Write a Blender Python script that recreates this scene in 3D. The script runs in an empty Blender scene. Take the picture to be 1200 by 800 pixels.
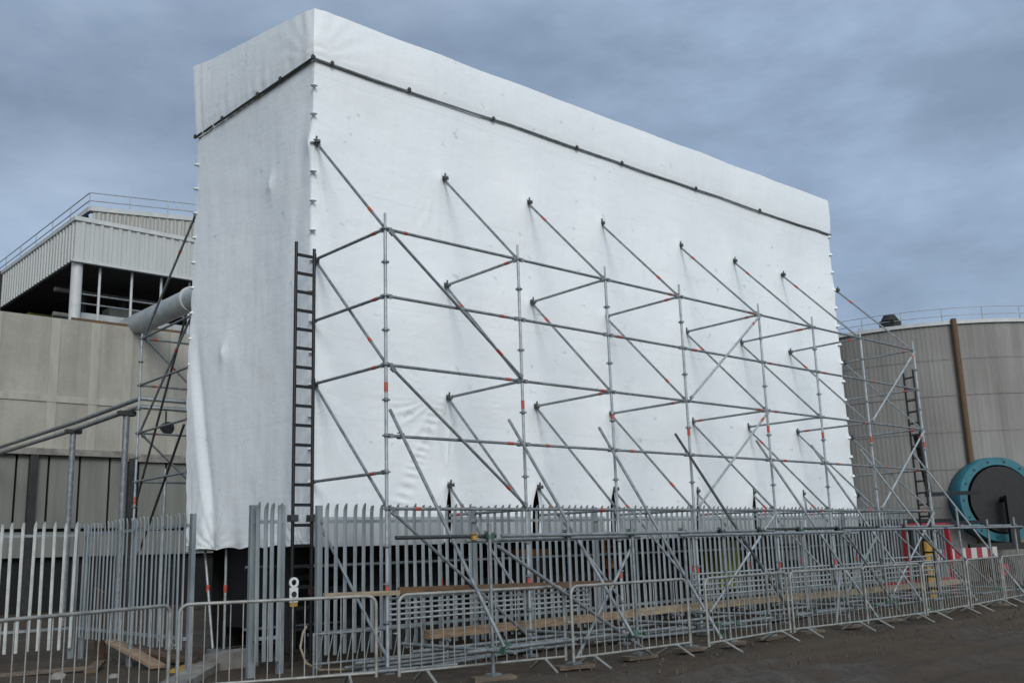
import bpy, math, random
import numpy as np
from mathutils import Vector, Matrix
random.seed(7); rng = np.random.default_rng(7)
scene = bpy.context.scene
COL = scene.collection
G = -2.15                                  # ground level (camera-calibrated frame)
XS = [0, 2.61, 4.70, 6.78, 9.39, 11.46, 13.54, 16.17]   # standards along the shelter
WY = 2.0                                   # front face of the shelter

# ------------------------------------------------------------------ materials
def nodes_of(name):
    m = bpy.data.materials.new(name); m.use_nodes = True
    nt = m.node_tree; b = nt.nodes['Principled BSDF']
    return m, nt, b
def N(nt, t, **kw):
    n = nt.nodes.new(t)
    for k, v in kw.items():
        if k in n.inputs.keys(): n.inputs[k].default_value = v
        else: setattr(n, k, v)
    return n
def ramp(nt, fac, stops):
    r = nt.nodes.new('ShaderNodeValToRGB')
    e = r.color_ramp.elements
    while len(e) < len(stops): e.new(0.5)
    for i, (p, c) in enumerate(stops):
        e[i].position = p; e[i].color = (*c, 1)
    nt.links.new(fac, r.inputs[0]); return r.outputs[0]
def mixc(nt, fac, a, b, mode='MIX'):
    m = nt.nodes.new('ShaderNodeMix'); m.data_type = 'RGBA'; m.blend_type = mode
    for sock, v in ((m.inputs[0], fac), (m.inputs[6], a), (m.inputs[7], b)):
        if hasattr(v, 'links'): nt.links.new(v, sock)
        elif isinstance(v, tuple): sock.default_value = (*v, 1)
        else: sock.default_value = v
    return m.outputs[2]
def objcoord(nt, scale=(1, 1, 1)):
    t = nt.nodes.new('ShaderNodeTexCoord'); mp = nt.nodes.new('ShaderNodeMapping')
    mp.inputs['Scale'].default_value = scale
    nt.links.new(t.outputs['Object'], mp.inputs['Vector']); return mp.outputs[0]
def noise(nt, vec, scale, detail=5, rough=.55):
    n = N(nt, 'ShaderNodeTexNoise', Scale=scale, Detail=detail, Roughness=rough)
    nt.links.new(vec, n.inputs['Vector']); return n.outputs[0]
def bump(nt, b, h, strength=.3, dist=.01):
    n = N(nt, 'ShaderNodeBump', Strength=strength, Distance=dist)
    nt.links.new(h, n.inputs['Height']); nt.links.new(n.outputs[0], b.inputs['Normal'])
def mat(name, c0, c1=None, rough=.6, metal=0.0, scale=6, stretch=(1, 1, 1), bmp=0.0, bdist=.01, spots=None):
    """two-tone mottled surface with optional dirt spots"""
    m, nt, b = nodes_of(name)
    v = objcoord(nt, stretch); n = noise(nt, v, scale)
    c1 = c1 or tuple(x*.72 for x in c0)
    col = ramp(nt, n, [(.34, c1), (.66, c0)])
    if spots:
        n2 = noise(nt, v, scale*spots[1], 6, .7)
        f = ramp(nt, n2, [(spots[2], (0, 0, 0)), (spots[2]+.08, (1, 1, 1))])
        col = mixc(nt, f, col, spots[0])
    nt.links.new(col, b.inputs['Base Color'])
    b.inputs['Roughness'].default_value = rough; b.inputs['Metallic'].default_value = metal
    if bmp: bump(nt, b, noise(nt, v, scale*4, 6, .65), bmp, bdist)
    return m

M = {}
M['galv'] = mat('galvanised_tube', (.26, .285, .29), (.15, .17, .175), .5, .4, 9, spots=((.11, .085, .06), 4, .63))
M['galv_light'] = mat('galvanised_bright', (.40, .44, .45), (.27, .30, .31), .48, .35, 7, spots=((.17, .14, .11), 3, .64))
M['fence'] = mat('fence_galvanised', (.29, .325, .335), (.165, .195, .205), .5, .35, 5, (1, 1, .25), spots=((.15, .12, .09), 4, .66))
M['fence_sheen'] = mat('fence_painted_sheen', (.56, .575, .55), (.40, .425, .41), .5, .2, 5)  # brighter copy of the fence metal, sheen painted into the colour
M['barrier'] = mat('barrier_galvanised', (.33, .335, .31), (.20, .205, .185), .55, .35, 6, spots=((.17, .12, .07), 3, .64))
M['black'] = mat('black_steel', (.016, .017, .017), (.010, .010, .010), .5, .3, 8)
M['band'] = mat('orange_band', (.44, .075, .042), (.33, .06, .04), .5, 0, 20)
M['coupler'] = mat('green_coupler', (.05, .15, .09), (.045, .07, .06), .6, .2, 9)
M['coupler_grey'] = mat('steel_coupler', (.075, .08, .08), (.04, .045, .042), .5, .5, 14)
M['yellow'] = mat('yellow_paint', (.42, .25, .025), (.30, .18, .03), .5, 0, 8, spots=((.15, .10, .04), 3, .66))
M['red'] = mat('red_paint', (.33, .02, .03), (.22, .015, .02), .5, 0, 8, spots=((.10, .03, .03), 3, .68))
M['white'] = mat('white_plastic', (.72, .74, .74), (.62, .64, .64), .4, 0, 8)
M['orange'] = mat('orange_sheet', (.50, .19, .04), (.28, .10, .03), .6, 0, 9)
M['lime'] = mat('lime_paint', (.22, .25, .03), (.12, .14, .03), .6, 0, 4)
M['teal'] = mat('teal_paint', (.012, .145, .18), (.010, .105, .135), .42, 0, 4, spots=((.06, .07, .06), 4, .70))
M['timber'] = mat('scaffold_timber', (.34, .24, .15), (.19, .13, .08), .8, 0, 4, (1, 8, 8), .3, .004)
M['timber_dark'] = mat('wet_timber', (.135, .078, .038), (.07, .042, .022), .75, 0, 4, (1, 8, 8), .3, .004)
M['timber_straw'] = mat('pale_timber', (.33, .27, .18), (.20, .16, .105), .8, 0, 4, (1, 8, 8), .3, .004)
M['timber_mud'] = mat('muddy_timber', (.15, .115, .08), (.075, .06, .045), .85, 0, 4, (1, 6, 6), .3, .004)
M['concrete'] = mat('concrete_block', (.25, .24, .215), (.14, .13, .115), .9, 0, 3, bmp=.5, bdist=.015, spots=((.08, .065, .05), 3, .6))
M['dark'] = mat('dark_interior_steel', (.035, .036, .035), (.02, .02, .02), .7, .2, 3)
M['stone'] = mat('rubble', (.095, .080, .062), (.045, .037, .028), .9, 0, 9)
M['wall_pale'] = mat('pale_cast_joint', (.385, .375, .325), (.31, .30, .255), .9, 0, 2, (2, 2, .4))
M['lead'] = mat('flashing', (.50, .52, .51), (.42, .44, .43), .5, 0, 3)
M['duct'] = mat('duct_paint', (.40, .45, .46), (.31, .35, .36), .45, .1, 2.5)

def sheet_mat():
    m, nt, b = nodes_of('white_shrink_wrap')
    v = objcoord(nt)
    big = noise(nt, v, .45, 4); mid = noise(nt, v, 2.6, 6, .62)
    base = ramp(nt, big, [(.3, (.745, .79, .79)), (.7, (.81, .845, .84))])
    grime = ramp(nt, mid, [(.60, (1, 1, 1)), (.80, (.90, .905, .90))])
    col = mixc(nt, 1.0, base, grime, 'MULTIPLY')
    # small scuffs
    sc = noise(nt, objcoord(nt, (1, 1, 1.3)), 4.3, 2, .5)
    s = ramp(nt, sc, [(.69, (1, 1, 1)), (.76, (.76, .79, .79))])
    col = mixc(nt, 1.0, col, s, 'MULTIPLY')
    # welded seams: thin faint horizontal lines about every 1.9 m
    sep = nt.nodes.new('ShaderNodeSeparateXYZ'); nt.links.new(objcoord(nt), sep.inputs[0])
    wob = N(nt, 'ShaderNodeMath', operation='MULTIPLY_ADD'); nt.links.new(big, wob.inputs[0])
    wob.inputs[1].default_value = .22; nt.links.new(sep.outputs[2], wob.inputs[2])
    md = N(nt, 'ShaderNodeMath', operation='PINGPONG'); md.inputs[1].default_value = .95
    nt.links.new(wob.outputs[0], md.inputs[0])
    seam = ramp(nt, md.outputs[0], [(0.0, (.90, .915, .92)), (.022, (1, 1, 1))])
    col = mixc(nt, .7, col, mixc(nt, 1.0, col, seam, 'MULTIPLY'))
    nt.links.new(col, b.inputs['Base Color'])
    b.inputs['Roughness'].default_value = .34
    b.inputs['Specular IOR Level'].default_value = .35
    # fine creasing
    w1 = noise(nt, objcoord(nt, (1.0, 1.0, 2.2)), 1.6, 5, .55)
    w2 = noise(nt, objcoord(nt, (2.6, 2.6, .7)), 1.5, 4, .5)
    ad = N(nt, 'ShaderNodeMath', operation='ADD'); nt.links.new(w1, ad.inputs[0]); nt.links.new(w2, ad.inputs[1])
    bump(nt, b, ad.outputs[0], .30, .05)
    return m
M['sheet'] = sheet_mat()
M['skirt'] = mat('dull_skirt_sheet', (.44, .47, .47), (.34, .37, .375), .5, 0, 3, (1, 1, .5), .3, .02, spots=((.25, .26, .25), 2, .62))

def mud_mat():
    m, nt, b = nodes_of('wet_mud')
    v = objcoord(nt)
    n1 = noise(nt, v, .35, 6, .6); n2 = noise(nt, v, 5, 8, .7); n3 = noise(nt, v, 38, 4, .7)
    c = ramp(nt, n1, [(.36, (.042, .029, .017)), (.62, (.080, .058, .037))])
    c = mixc(nt, ramp(nt, n2, [(.42, (0, 0, 0)), (.66, (1, 1, 1))]), c, (.088, .067, .045))
    c = mixc(nt, ramp(nt, n3, [(.62, (0, 0, 0)), (.70, (1, 1, 1))]), c, (.125, .103, .078))
    nt.links.new(c, b.inputs['Base Color'])
    r = ramp(nt, n1, [(.35, (.13, .13, .13)), (.43, (.6, .6, .6)), (.55, (.95, .95, .95))])
    nt.links.new(r, b.inputs['Roughness']); b.inputs['Specular IOR Level'].default_value = .35
    ad = N(nt, 'ShaderNodeMath', operation='MULTIPLY_ADD'); nt.links.new(n3, ad.inputs[0]); ad.inputs[1].default_value = .9
    nt.links.new(n2, ad.inputs[2]); bump(nt, b, ad.outputs[0], 1.0, .06)
    return m
M['mud'] = mud_mat()

def wall_mat():
    """board-marked bunker concrete: panel joints, streaks, stains"""
    m, nt, b = nodes_of('bunker_concrete')
    v = objcoord(nt)
    n1 = noise(nt, v, .5, 6, .65); n2 = noise(nt, objcoord(nt, (1.2, 1, .14)), 1.6, 6, .65); n3 = noise(nt, v, 7, 5, .7)
    c = ramp(nt, n1, [(.32, (.285, .272, .228)), (.68, (.385, .372, .318))])
    c = mixc(nt, ramp(nt, n2, [(.45, (0, 0, 0)), (.75, (.8, .8, .8))]), c, (.215, .208, .185))
    c = mixc(nt, ramp(nt, n3, [(.55, (0, 0, 0)), (.78, (.55, .55, .55))]), c, (.42, .405, .36))
    nt.links.new(c, b.inputs['Base Color']); b.inputs['Roughness'].default_value = .9
    bump(nt, b, n3, .3, .02); return m
M['wall'] = wall_mat()
def ribbed(name, c0, c1, freq, axis=0, depth=.6, streak=.25):
    """profiled metal cladding: wave ribs across one axis as bump, light streaking"""
    m, nt, b = nodes_of(name)
    v = objcoord(nt)
    w = N(nt, 'ShaderNodeTexWave', Scale=freq); w.bands_direction = 'XYZ'[axis]; w.wave_profile = 'TRI'
    nt.links.new(v, w.inputs['Vector'])
    n = noise(nt, objcoord(nt, (1.5, 1.5, .12)), 1.2, 6, .6)
    col = ramp(nt, n, [(.3, c1), (.7, c0)])
    nt.links.new(col, b.inputs['Base Color']); b.inputs['Roughness'].default_value = .55
    bump(nt, b, w.outputs[1], depth, .06); return m
M['clad_back'] = ribbed('upper_cladding', (.38, .38, .34), (.33, .335, .30), 1.9, 0)
M['clad'] = mat('parapet_cladding', (.45, .47, .445), (.40, .42, .40), .55, 0, 1.5, (2, 2, .2))
M['door'] = mat('grey_green_doors', (.19, .195, .17), (.14, .145, .125), .6, 0, 1.4, (2, 2, .2), spots=((.10, .10, .085), 3, .66))

def tank_mat():
    m, nt, b = nodes_of('streaked_silo_steel')
    v = objcoord(nt)
    n1 = noise(nt, objcoord(nt, (1.4, 1.4, .07)), 1.6, 8, .7); n2 = noise(nt, v, .35, 5, .6)
    n3 = noise(nt, objcoord(nt, (4, 4, .12)), 2.2, 5, .7)
    c = ramp(nt, n2, [(.3, (.185, .182, .165)), (.7, (.25, .247, .228))])
    c = mixc(nt, ramp(nt, n1, [(.42, (0, 0, 0)), (.72, (.8, .8, .8))]), c, (.125, .122, .11))
    c = mixc(nt, ramp(nt, n3, [(.58, (0, 0, 0)), (.72, (.6, .6, .6))]), c, (.26, .255, .24))
    nt.links.new(c, b.inputs['Base Color']); b.inputs['Roughness'].default_value = .7
    bump(nt, b, n3, .25, .02); return m
M['tank'] = tank_mat()
def hazard_mat():
    m, nt, b = nodes_of('red_white_board')
    w = N(nt, 'ShaderNodeTexWave', Scale=.42); w.bands_direction = 'X'
    nt.links.new(objcoord(nt), w.inputs['Vector'])
    c = ramp(nt, w.outputs[1], [(.48, (.46, .45, .43)), (.52, (.27, .025, .025))])
    nt.links.new(c, b.inputs['Base Color']); b.inputs['Roughness'].default_value = .5; return m
M['hazard'] = hazard_mat()

# ------------------------------------------------------------------ mesh building
class MB:
    def __init__(s): s.v = []; s.f = []; s.sm = []
    def add(s, verts, faces, smooth=False):
        o = len(s.v); s.v += [tuple(p) for p in verts]
        for f in faces: s.f.append([i+o for i in f]); s.sm.append(smooth)
        return s
    def tube(s, p, q, r, n=10, r2=None, caps=True):
        p, q = Vector(p), Vector(q); d = (q-p).normalized()
        a = d.orthogonal().normalized(); b = d.cross(a); r2 = r if r2 is None else r2
        vs = []
        for c, rr in ((p, r), (q, r2)):
            for i in range(n):
                t = 2*math.pi*i/n; vs.append(c+a*math.cos(t)*rr+b*math.sin(t)*rr)
        s.add(vs, [[i, (i+1) % n, n+(i+1) % n, n+i] for i in range(n)], True)
        if caps: s.add(vs, [list(range(n))[::-1], list(range(n, 2*n))])
        return s
    def path(s, pts, r, n=8):
        pts = [Vector(p) for p in pts]; rings = []
        prev = None
        for i, p in enumerate(pts):
            d = (pts[min(i+1, len(pts)-1)]-pts[max(i-1, 0)]).normalized()
            if prev is None: a = d.orthogonal().normalized()
            else: a = (prev-d*prev.dot(d)).normalized()
            prev = a; b = d.cross(a)
            rings.append([p+a*math.cos(2*math.pi*k/n)*r+b*math.sin(2*math.pi*k/n)*r for k in range(n)])
        vs = [v for rg in rings for v in rg]
        fs = [[i*n+k, i*n+(k+1) % n, (i+1)*n+(k+1) % n, (i+1)*n+k] for i in range(len(pts)-1) for k in range(n)]
        s.add(vs, fs, True); m = len(vs)-n
        s.add(vs, [list(range(n))[::-1], list(range(m, m+n))]); return s
    def box(s, lo, hi):
        x0, y0, z0 = lo; x1, y1, z1 = hi
        vs = [(x, y, z) for x in (x0, x1) for y in (y0, y1) for z in (z0, z1)]
        return s.add(vs, [[0, 1, 3, 2], [4, 6, 7, 5], [0, 4, 5, 1], [2, 3, 7, 6], [0, 2, 6, 4], [1, 5, 7, 3]])
    def obox(s, p, q, w, h, up=(0, 0, 1)):
        """beam from p to q, w wide, h deep along up"""
        p, q = Vector(p), Vector(q); d = (q-p).normalized(); u = Vector(up); u = (u-d*u.dot(d)).normalized(); t = d.cross(u)
        vs = [c+t*a*w/2+u*b*h/2 for c in (p, q) for a in (-1, 1) for b in (-1, 1)]
        return s.add(vs, [[0, 1, 3, 2], [4, 6, 7, 5], [0, 4, 5, 1], [2, 3, 7, 6], [0, 2, 6, 4], [1, 5, 7, 3]])
    def build(s, name, m, parent=None, origin=None):
        root = parent
        while root is not None and root.parent is not None: root = root.parent
        o = Vector(origin) if origin is not None else (Vector(root['_o']) if root is not None else Vector((0, 0, 0)))
        me = bpy.data.meshes.new(name)
        me.from_pydata([(v[0]-o.x, v[1]-o.y, v[2]-o.z) for v in s.v], [], s.f)
        me.polygons.foreach_set('use_smooth', s.sm); me.materials.append(M[m] if isinstance(m, str) else m); me.update()
        ob = bpy.data.objects.new(name, me); COL.objects.link(ob)
        if parent is not None: ob.parent = parent
        else: ob.location = o; ob['_o'] = tuple(o)
        return ob
def tag(o, label, cat, group=None, kind=None):
    if label: o['label'] = label
    if cat: o['category'] = cat
    if group: o['group'] = group
    if kind: o['kind'] = kind
    return o
def thing(name, loc, label, cat, group=None):
    o = bpy.data.objects.new(name, None); COL.objects.link(o); o.location = loc; o['_o'] = tuple(loc)
    o.empty_display_size = .3
    return tag(o, label, cat, group)
def struct(name, mb, m):
    o = mb.build(name, m, None, (0, 0, 0)); o['kind'] = 'structure'; return o
def copy_tree(o, parent=None):
    c = o.copy(); COL.objects.link(c)
    if parent is not None: c.parent = parent
    for ch in list(o.children): copy_tree(ch, c)
    return c
def lerp(p, q, t): return tuple(a+(b-a)*t for a, b in zip(p, q))

# ------------------------------------------------------------------ ground
def smooth_noise(x, y, seed=0):
    r = np.random.default_rng(seed); z = np.zeros_like(x)
    for k in range(9):
        f = .25*1.55**k; a = 1/f**.9; th = r.uniform(0, 6.28); ph = r.uniform(0, 6.28)
        z = z+a*np.sin((x*np.cos(th)+y*np.sin(th))*f*2+ph+1.2*np.sin((y*np.cos(th)-x*np.sin(th))*f+ph))
    return z/6
gx = np.concatenate([[-500, -220, -110, -60, -35, -22], np.arange(-14, 22, .12), [23, 26, 30, 38, 50, 75, 130, 260, 500]])
gy = np.concatenate([[-300, -120, -60, -30, -20], np.arange(-13, 9, .12), [9.5, 11, 14, 18, 25, 40, 70, 130, 260, 500]])
GX, GY = np.meshgrid(gx, gy, indexing='ij')
GZ = G-.02+.030*np.clip(smooth_noise(GX, GY, 3), -1.2, 1.2)+np.where(GY < -1.9, 1, .35)*.030*smooth_noise(GX*4.5, GY*4.5, 8)
# wheel ruts of the haul road in front of the barriers
for off in (-3.1, -3.9, -5.0, -5.9):
    yy = off+.12*np.sin(GX*.5)+.02*GX
    GZ -= .07*np.exp(-((GY-yy)/.18)**2); GZ += .05*np.exp(-((GY-yy-.26)/.12)**2)
far = np.maximum(np.abs(GX), np.abs(GY)) > 25
GZ[far] = G-.02
nx, ny = len(gx), len(gy)
g = MB(); g.v = list(zip(GX.ravel(), GY.ravel(), GZ.ravel()))
g.f = [[i*ny+j, (i+1)*ny+j, (i+1)*ny+j+1, i*ny+j+1] for i in range(nx-1) for j in range(ny-1)]; g.sm = [True]*len(g.f)
struct('ground', g, 'mud')
# loose gravel and rubble
st = MB()
for k in range(1700):
    x = rng.uniform(-5, 17); y = rng.uniform(-4.6, 1.0) if k < 1400 else rng.uniform(1, 7)
    if k >= 1400: x = rng.uniform(-4, .2)
    r = rng.uniform(.007, .020)*(2.2 if rng.random() < .06 else 1)
    vs = []
    for a in range(6):
        t = a*math.pi/3+rng.uniform(-.3, .3); vs.append((x+r*math.cos(t)*rng.uniform(.8, 1.3), y+r*math.sin(t)*rng.uniform(.8, 1.3), G-.03))
    vs += [(x+(v[0]-x)*.55, y+(v[1]-y)*.55, G+r*rng.uniform(.25, .7)) for v in vs]
    st.add(vs, [[i, (i+1) % 6, 6+(i+1) % 6, 6+i] for i in range(6)]+[[6, 7, 8, 9, 10, 11]])
tag(st.build('gravel', 'stone', None, (0, 0, 0)), 'loose grey gravel and rubble scattered over the dark mud', 'gravel', None, 'stuff')

# ------------------------------------------------------------------ wrapped shelter
YB = 6.35
XR = 16.17
sh = thing('wrapped_shelter', (8, 4.2, G), 'huge box shelter of white shrink-wrap sheeting standing behind the scaffold', 'shelter')
HEM = -.45
TEAR = [(2.70, .50, .055), (4.73, .50, .085), (6.82, .52, .075), (9.47, .50, .025), (11.54, .50, .07), (13.72, .45, .03)]
PULL = [(x, z) for x in XS for z in (4, 2, 6)]+[(x, .5) for x in XS[1:]]
def front_disp(X, Z):
    """outward (-Y) displacement of the front sheet"""
    d = .035*smooth_noise(X*.8, Z*.8, 11)
    # sheet sucked in between the standards, tight over them
    for i in range(7):
        w = XS[i+1]-XS[i]; t = np.clip((X-XS[i])/w, 0, 1)
        inb = (X >= XS[i]) & (X <= XS[i+1]); d = np.where(inb, d-.03*np.sin(t*math.pi)**2, d)
    for px, pz in PULL:
        dx = X-px; dz = Z-pz; dzz = np.where(dz < 0, dz*.55, dz*1.2)
        r = np.sqrt((dx*1.2)**2+dzz**2)
        d = d+.04*np.exp(-r/.08)+.022*np.exp(-(r/.5)**2)
        th = np.arctan2(dz, dx); rr = np.sqrt(dx**2+dz**2)
        # tension creases: irregular fans, strong only at the two badly pulled ties
        if px == XS[1] and pz == 2: amp, a0, aw = .022, math.radians(195), 1.0
        elif px == XS[1] and pz == .5: amp, a0, aw = .022, math.radians(75), .95
        elif px == 0 and pz == 2: amp, a0, aw = .017, math.radians(-55), .45
        elif px == XS[2] and pz == .5: amp, a0, aw = .010, math.radians(110), .7
        else: amp, a0, aw = .010, rng.uniform(-3.1, 3.1), .6
        q = np.arctan2(np.sin(th-a0), np.cos(th-a0)); env = np.exp(-(q/aw)**2)
        k1, k2, k3 = rng.uniform(0, 6.28, 3)
        wob = .5+.5*np.sin(q*5.3+k1)*np.sin(q*2.1+k2+rr*2)
        cre = np.abs(np.sin(q*19+2.2*np.sin(q*4.1+k3)+.5*np.sin(rr*6)))**.5-.6
        d = d-amp*env*wob*cre*np.exp(-((rr-.75)/.55)**2)*1.6
    d = d*np.clip((7.55-Z)/.9, 0, 1)+.012*np.clip((Z-6.9)/.6, 0, 1)
    # gathered pleats at the lower-left of the big bay
    line = (X-(2.60-(2.1-Z)*.46))
    d = d+.016*np.sin(Z*44+X*9+2*np.sin(Z*7))*np.exp(-(line/.13)**2)*np.clip((2.1-Z)/.4, 0, 1)*np.clip((Z+.2)/.4, 0, 1)
    # ruffled hem
    d = d+.012*np.sin(X*9+2*np.sin(X*2.1))*np.exp(-(Z-HEM)/.2)
    return d
cols = sorted(set(np.round(np.concatenate([np.arange(0, 5.6, .034), np.arange(5.6, XR, .07), [XR], [t[0] for t in TEAR]]), 4)))
rows = np.concatenate([np.arange(HEM, 3.0, .034), np.arange(3.0, 7.5, .07), [7.52]])
cx = np.array(cols); X, Z = np.meshgrid(cx, rows, indexing='ij')
D = front_disp(X, Z)
Zs = Z.copy(); Zs[:, 0] += .012*np.sin(cx*5.3)+.008*np.sin(cx*13)
fm = MB(); idx = {}
def fv(i, j, side=0):
    x = cols[i]; z = rows[j]; dx = 0
    for tx, tz, hw in TEAR:
        dd = x-tx
        if z < tz and abs(dd) < .45:
            prof = hw*math.sin(min(1, (tz-z)/.35)*math.pi/2)*(.75+.25*math.cos((z+.1)*3))
            sgn = side if abs(dd) < 1e-6 else (1 if dd > 0 else -1)
            dx += sgn*prof*(1-abs(dd)/.45)+.05*(tz-z)*(-.6)*(1-abs(dd)/.45)
    key = (i, j, side if any(abs(x-t[0]) < 1e-6 and z < t[1] for t in TEAR) else 0)
    if key not in idx:
        idx[key] = len(fm.v); fm.v.append((x+dx, WY-D[i, j], Zs[i, j]))
    return idx[key]
for i in range(len(cols)-1):
    for j in range(len(rows)-1):
        fm.f.append([fv(i, j, 1), fv(i+1, j, -1), fv(i+1, j+1, -1), fv(i, j+1, 1)]); fm.sm.append(True)
fm.build('front_sheet', 'sheet', sh)
# double skirt of duller sheeting along the bottom of the long face
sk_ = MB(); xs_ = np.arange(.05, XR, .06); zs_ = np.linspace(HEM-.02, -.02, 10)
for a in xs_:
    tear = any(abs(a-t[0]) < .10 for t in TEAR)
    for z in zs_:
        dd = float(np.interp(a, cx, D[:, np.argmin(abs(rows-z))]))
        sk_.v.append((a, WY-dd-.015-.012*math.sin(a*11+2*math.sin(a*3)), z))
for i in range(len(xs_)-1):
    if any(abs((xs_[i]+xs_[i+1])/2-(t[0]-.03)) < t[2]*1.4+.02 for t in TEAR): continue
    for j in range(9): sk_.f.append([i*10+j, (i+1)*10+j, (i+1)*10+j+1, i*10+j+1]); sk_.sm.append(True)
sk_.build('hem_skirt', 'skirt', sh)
# left side sheet
def side_disp(Y, Z):
    d = .03*smooth_noise(Y+40, Z*.7, 21)
    t = (Y-WY)/(YB-WY); d = d-.05*np.sin(np.clip(t, 0, 1)*math.pi)**2
    fold = (Y-(6.25-.30*np.clip(3.8-Z, 0, 3.6)**1.2*.62)); k = np.clip((3.9-Z)/1.5, 0, 1)
    d = d+k*.055*(np.clip(fold/.13, -1, 1)*.5+.5)-.035*k*np.exp(-((fold+.1)/.14)**2)
    fold2 = Y-(WY+.25+.09*(7-Z)); d = d-.018*np.exp(-(fold2/.2)**2)
    for py, pz in ((5.0, 3.0), (3.4, 5.7), (2.05, 6.0)):
        r = np.hypot(Y-py, (Z-pz)*.7); d = d+.08*np.exp(-r/.12)
    for py in (5.25, 5.9, 2.3):   # tie-down tufts at the hem
        r = np.hypot(Y-py, Z-HEM); th = np.arctan2(Z-HEM, Y-py)
        d = d+.05*(np.abs(np.sin(th*9+np.sin(th*4)))**.6-.5)*np.exp(-r/.45)
    d = d+.03*np.sin(Y*8)*np.exp(-(Z-HEM)/.2)
    d = d*np.clip((7.5-Z)/1.0, 0, 1)+.012*np.clip((Z-6.9)/.6, 0, 1)
    return d
def back_y(Z): return YB-.22*np.clip((3-Z)/3, 0, 1.15)+.03*np.sin(Z*6.28)**2
r2 = np.concatenate([np.arange(HEM+.02, 1.2, .035), np.arange(1.2, 7.5, .07), [7.53]]); tt = np.linspace(0, 1, 121)
T2, Z2 = np.meshgrid(tt, r2, indexing='ij'); Y2 = WY+T2*(back_y(Z2)-WY); D2 = side_disp(Y2, Z2)
D2[0, :] = 0
Yc = Y2.copy(); Yc[0, :] = WY-np.interp(r2, rows, D[0, :])
Z2b = Z2.copy(); Z2b[:, 0] += .018*np.sin(tt*31)*np.clip(tt*6, 0, 1); Z2b[-9:, :2] += .05
sm_ = MB(); n2 = len(r2); sm_.v = list(zip((-D2).ravel(), Yc.ravel(), Z2b.ravel()))
sm_.f = [[i*n2+j, i*n2+j+1, (i+1)*n2+j+1, (i+1)*n2+j] for i in range(120) for j in range(n2-1)]; sm_.sm = [True]*len(sm_.f)
sm_.build('side_sheet', 'sheet', sh)
# back sheet (to the hem, added black screen below) and far end sheet
def wall_grid(P0, P1, z0, z1, nrm, seed, nu=60, nv=40):
    u = np.linspace(0, 1, nu); z = np.linspace(z0, z1, nv); U, Zg = np.meshgrid(u, z, indexing='ij')
    Xg = P0[0]+(P1[0]-P0[0])*U; Yg = P0[1]+(P1[1]-P0[1])*U
    d = .05*smooth_noise(Xg+Yg*1.3, Zg, seed)*np.clip(np.minimum(U, 1-U)*12, 0, 1)
    o = MB(); o.v = list(zip((Xg+nrm[0]*d).ravel(), (Yg+nrm[1]*d).ravel(), Zg.ravel()))
    o.f = [[i*nv+j, (i+1)*nv+j, (i+1)*nv+j+1, i*nv+j+1] for i in range(nu-1) for j in range(nv-1)]; o.sm = [True]*len(o.f)
    return o
wall_grid((0.03, YB), (XR, YB), HEM, 7.53, (0, 1), 31).build('back_sheet', 'sheet', sh)
wall_grid((0.5, YB-.12), (XR-.1, YB-.12), G-.02, HEM+.15, (0, 1), 33).build('added_black_screen', 'black', sh)  # black screen added below the hem to darken the interior
# far end follows slight scallops at the clip points
wall_grid((XR, WY), (XR, YB), HEM, 7.53, (1, 0), 41, 30, 40).build('end_sheet', 'sheet', sh)
# parapet band and roof
def ztop(x, y): return 8.40+.165*(y-WY)+.010*x-.012*np.abs(np.sin(x*1.2))+.006*np.sin(x*3.1)
per = []
nF, nS = 200, 56
for t in np.linspace(0, 1, nS, endpoint=False): per.append((0, YB-(YB-WY)*t, -1, 0))
for t in np.linspace(0, 1, nF, endpoint=False): per.append((XR*t, WY, 0, -1))
for t in np.linspace(0, 1, nS//2, endpoint=False): per.append((XR, WY+(YB-WY)*t, 1, 0))
for t in np.linspace(0, 1, nF//2, endpoint=False): per.append((XR-XR*t, YB, 0, 1))
pm = MB(); nv = 22
for k, (x, y, ox, oy) in enumerate(per):
    zt = float(ztop(x, y))
    for j in range(nv):
        t = j/(nv-1); zb0 = 7.455+.025*(y-WY)+.005*x; z = zb0+(zt-zb0)*t
        wr = .010*float(smooth_noise(np.array(x*2.5+y*2), np.array(z*1.5), 51))
        gather = .018*math.sin((x+y)*23+2*math.sin((x-y)*5))*math.exp(-t*4)*(1.0 if ox == -1 else .35)
        dcor = math.hypot(x, y-WY); cr = .018*math.sin(math.atan2(z-7.5, dcor+1e-3)*20)*math.exp(-dcor/.45)
        cor2 = .022*math.sin(dcor*0+ (x+ (YB-y))*30)*math.exp(-abs(YB-y)/.35) if ox == -1 else 0
        o = .018+.02*min(1, t*6)+.03*math.sin(t*math.pi*.8)+wr+gather*(min(1, t*6)*.8+.2)+cr*min(1, t*5)+cor2*min(1, t*4)
        rx, ry = ox, oy
        if dcor < .01: o *= .55
        if (abs(x) < 1e-6 or abs(x-XR) < 1e-6) and abs(y-WY) < 1e-6: rx = -1 if x < 1 else 1; ry = -1
        if (abs(x) < 1e-6 or abs(x-XR) < 1e-6) and abs(y-YB) < 1e-6: rx = -1 if x < 1 else 1; ry = 1
        fl_ = max(0, 1-math.hypot(x, y-YB)/.5)*t*t*.12
        pm.v.append((x+rx*o-fl_*.4, y+ry*o+fl_, z+fl_*.2))
K = len(per)
for k in range(K):
    for j in range(nv-1):
        a, b2 = k*nv+j, ((k+1) % K)*nv+j
        pm.f.append([a, b2, b2+1, a+1]); pm.sm.append(True)
rim = len(pm.v)
for k, (x, y, ox, oy) in enumerate(per):          # rim turned in over the roof edge
    v = pm.v[k*nv+nv-1]; pm.v.append((x-(.12*ox), y-(.12*oy), v[2]+.012))
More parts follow.
